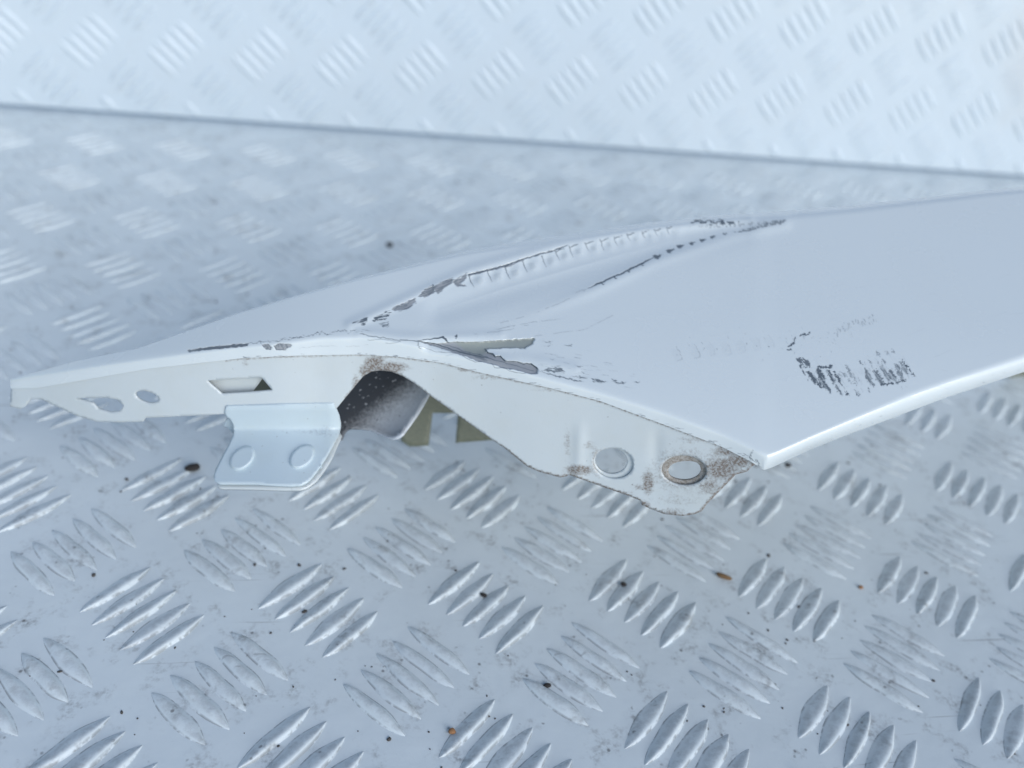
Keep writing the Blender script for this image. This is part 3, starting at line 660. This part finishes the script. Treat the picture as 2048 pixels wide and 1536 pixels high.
# -- mounting bracket below the flange: web, bend and tab with two pressed pads
BW = lambda x, y: 1 / w_flange(x, y) + .0002
def Z_br(x, y):
    yb = 857 + (x - 570) * -.02
    z0 = BW(x, np.full_like(x, 818)); k = np.clip(y - 818, 0, 39)
    Zw = z0 + k * .00017
    q = np.clip(y - yb, -60, 200); q = .5 * (q + np.sqrt(q * q + 60))
    Z = np.where(y < 818, z0 + (y - 818) * .00008, Zw) - q * .00012
    edge = np.clip((x - 655) / 26, 0, 1); return Z + .002 * edge ** 2
br_out = [(452, 812), (560, 808), (668, 806), (674, 818), (679, 830), (682, 846), (682, 856), (678, 871), (666, 892), (650, 917), (634, 942), (619, 960), (610, 966), (600, 970), (580, 971), (541, 969), (509, 967), (439, 967), (430, 963), (427, 955), (431, 938), (447, 907), (458, 888), (467, 864), (466, 849), (461, 841), (452, 833), (448, 826)]
def dirt_br(x, y): return .30 * np.exp(-((x - 655) / 30) ** 2 - ((y - 862) / 18) ** 2) + .26 * np.exp(-((x - 590) / 70) ** 2 - ((y - 864) / 7) ** 2) + .18 * np.exp(-((x - 595) / 20) ** 2 - ((y - 945) / 6) ** 2)
bracket = sheet('mounting_bracket', br_out, [], Z_br, M_BRACKET, fender, 4, .0012, {'dirt': dirt_br})
def pad(cx, cy):
    e = ellipse(cx, cy, 31, 20.5, -42, 44)
    def zf(x, y):
        a = math.radians(-42); dx, dy = x - cx, y - cy
        r = np.hypot((dx * math.cos(a) + dy * math.sin(a)) / 31, (-dx * math.sin(a) + dy * math.cos(a)) / 20.5)
        return Z_br(x, y) - .0017 * (1 - sstep(.80, 1.0, r)) + .0002
    o = sheet('pressed_pad', e, [], zf, M_BRACKET, bracket, 2.2, 0, {'dirt': lambda x, y: 0 * x}); return o
for c in ((484, 916), (604, 913)): pad(*c)
bk_out = [(470, 862), (676, 858), (684, 872), (681, 881), (666, 914), (650, 938), (634, 960), (622, 970), (612, 976), (600, 979), (560, 979), (500, 977), (440, 976), (434, 971), (440, 950), (460, 900)]
sheet('backing_plate', bk_out, [], lambda x, y: Z_br(x, y) + .0026, M_FLANGE, bracket, 5, .0012, {'dirt': lambda x, y: .35 * np.exp(-(seg_dist(x, y, br_out[7:18]) / 2.2) ** 2)})
sheet('bracket_gusset', [(446, 853), (450, 842), (458, 836), (470, 840), (474, 856), (466, 868), (455, 856)], [], lambda x, y: Z_br(x, y) + .006, M_BRACKET, bracket, 4, .001, {'dirt': lambda x, y: 0 * x})

# -- bracket leg inside the arch: a curved sheet, its lower lip turned out
ib = [(857, 788), (846, 808), (833, 828), (818, 849), (805, 866), (797, 872), (789, 875), (782, 875), (772, 872), (758, 865), (740, 857), (720, 855), (703, 855), (694, 858), (686, 866), (680, 880), (660, 885), (640, 850), (640, 730), (700, 705), (790, 706), (850, 740), (880, 770)]
def Z_ib(x, y):
    # a channel: its upper half overhangs, its lower half turns up to the light
    t = ((x - 700) * .57 + (y - 745) * .82) / 158; k = np.clip(t, .02, 1.2)
    prof = .020 * (1 - np.where(k < .62, (k - .62) / .62, (k - .62) / .60) ** 2)
    lip = seg_dist(x, y, ib[4:16])
    return Z_flange(x, np.full_like(x, 790.)) + .009 + prof - .0016 * np.exp(-(lip / 5) ** 2)
sheet('inner_bracket', ib, [], Z_ib, M_INNER, fender, 5, .0011, {'dirt': lambda x, y: 1.15 - sstep(.10, 1.12, ((x - 690) * .62 + (y - 745) * .79) / 165) * 1.1})  # this attribute carries the painted cavity shadow here, darkest at upper left
# made-up webs, added to keep light out of the cavity behind the flange
sheet('light_block_web', [(470, 726), (560, 716), (700, 716), (728, 748), (690, 795), (672, 814), (560, 812), (500, 800)], [], lambda x, y: Z_flange(x, y) + .030, M_OLIVE, fender, 10, .001)  # doubles as a dark backing behind the four-sided cut-out
sheet('light_block_web', [(600, 716), (900, 722), (900, 800), (830, 762), (760, 738), (700, 770), (640, 840), (600, 800)], [], lambda x, y: Z_flange(x, np.full_like(x, 760.)) + .120, M_OLIVE, fender, 10, .001)
# light sheet behind the four-sided cut-out
sheet('stiffener', [(395, 735), (540, 735), (526, 756), (505, 784), (492, 800), (395, 806)], [], lambda x, y: Z_flange(x, y) + .0040, M_FLANGE, fender, 8, .001, {'dirt': lambda x, y: 0 * x + .05})
# -- olive primed panel deep inside with a square notch
ol = round_poly([(905, 745), (862, 780), (803, 866), (802, 882), (818, 893)], it=0).tolist() + [(835, 893), (857, 891), (865, 826), (916, 826), (911, 886), (985, 880), (1040, 905), (1090, 900), (1040, 800), (960, 750)]
sheet('inner_panel', ol, [], lambda x, y: .352 + (y - 860) * .00005 + 0 * x, M_OLIVE, fender, 8, .0012).__setitem__('label', 'olive primed inner panel with square notch')

link = _old_link
# ------------------------------------------------------------------ loose dirt on the floor
def crumb_mesh(name, size, stretch=(1, .8, .6), seed=0):
    rnd = random.Random(seed); bm = bmesh.new(); bmesh.ops.create_icosphere(bm, subdivisions=2, radius=.5)
    for v in bm.verts:
        k = 1 + .35 * (float(noise(np.array(v.co.x * 3 + seed * 7.3), np.array(v.co.y * 3 + v.co.z * 2.1 + 11), seed)) - .5) + rnd.uniform(-.05, .05)
        v.co = Vector((v.co.x * stretch[0], v.co.y * stretch[1], v.co.z * stretch[2])) * k * size
    zm = min(v.co.z for v in bm.verts)
    for v in bm.verts: v.co.z -= zm
    for f in bm.faces: f.smooth = True
    me = bpy.data.meshes.new(name); bm.to_mesh(me); bm.free(); return me
CR = [('dirt_crumb', 385, 938, .0050, (1.25, .8, .6), .3, M_BLACK, 'largest black crumb, on the floor just left of the bracket tab', 'crumb'),
      ('seed_husk', 1447, 1154, .0046, (1.5, .5, .45), -.45, M_BROWN, 'small brown elongated seed husk on the floor at right', 'seed'),
      ('dirt_crumb', 967, 1190, .0022, (1.3, .8, .7), -.4, M_BLACK, 'black grit lodged between floor bars below the arch opening', 'crumb'),
      ('dirt_crumb', 1094, 1371, .0022, (1.3, .8, .6), 0, M_BLACK, 'black crumb on the floor near the bottom middle of the photo', 'crumb'),
      ('dirt_crumb', 1247, 1169, .0024, (1, .9, .7), 0, M_BLACK, 'dark grey grit on a floor bar below the round hole', 'crumb'),
      ('dirt_crumb', 1575, 931, .0030, (1, 1, .7), 0, M_BLACK, 'dark speck on the floor beside the fender corner', 'crumb'),
      ('rust_crumb', 904, 1462, .0024, (1, .9, .6), 0, M_RUST, 'orange rust crumb on a floor bar at the bottom', 'crumb'),
      ('rust_crumb', 1722, 1174, .0020, (1, .9, .6), 0, M_RUST, 'reddish brown crumb on the floor at the right, above the bars', 'crumb'),
      ('rust_crumb', 790, 919, .0026, (1, .8, .5), 0, M_RUST, 'brown crumb on the floor under the arch opening', 'crumb'),
      ('dirt_crumb', 780, 490, .0055, (.9, 1.3, .35), .2, M_BLACK, 'flat dark dirt clot on the floor behind the fender', 'crumb')]
for k, (nm, x, y, sz, stc, rz, mt, lb, ct) in enumerate(CR):
    o = link(nm, crumb_mesh(nm, sz, stc, k), mt, label=lb, category=ct)
    p = floor_pt(x, y, .0006 if k not in (2, 4, 6) else .0009); o.location = Vector(p) - Vector((0, 0, .0007)); o.rotation_euler = (0, 0, rz)
# fine grit: uncountable
rnd = random.Random(21)
bm0 = bmesh.new(); bmesh.ops.create_icosphere(bm0, subdivisions=1, radius=.5)
gv = np.array([tuple(v.co) for v in bm0.verts]); gf = np.array([[v.index for v in f.verts] for f in bm0.faces]); bm0.free()
VV, FF = [], []
for k in range(240):
    x, y = rnd.uniform(-100, 2150), 240 + 1300 * rnd.random() ** .8
    p = floor_pt(x, y)
    if p[1] > YW - .01: continue
    sz = rnd.choice([.0005, .0006, .0006, .0008, .0010, .0014]) * rnd.uniform(.7, 1.1); a = rnd.uniform(0, 6.3)
    v = gv * np.array((sz * rnd.uniform(.8, 1.8), sz, sz * .55)) * (1 + .25 * np.array([rnd.uniform(-1, 1) for _ in gv])[:, None])
    v = v @ np.array(((math.cos(a), math.sin(a), 0), (-math.sin(a), math.cos(a), 0), (0, 0, 1)))
    FF.append(gf + len(VV) * len(gv)); VV.append(v + p + np.array((0, 0, sz * .15)))
me = mesh_np('grit', np.concatenate(VV), np.concatenate(FF), True)
link('grit', me, grit_material('grey_grit', (.10, .09, .08)), kind='stuff', label='fine dark grit scattered over the floor', category='grit')
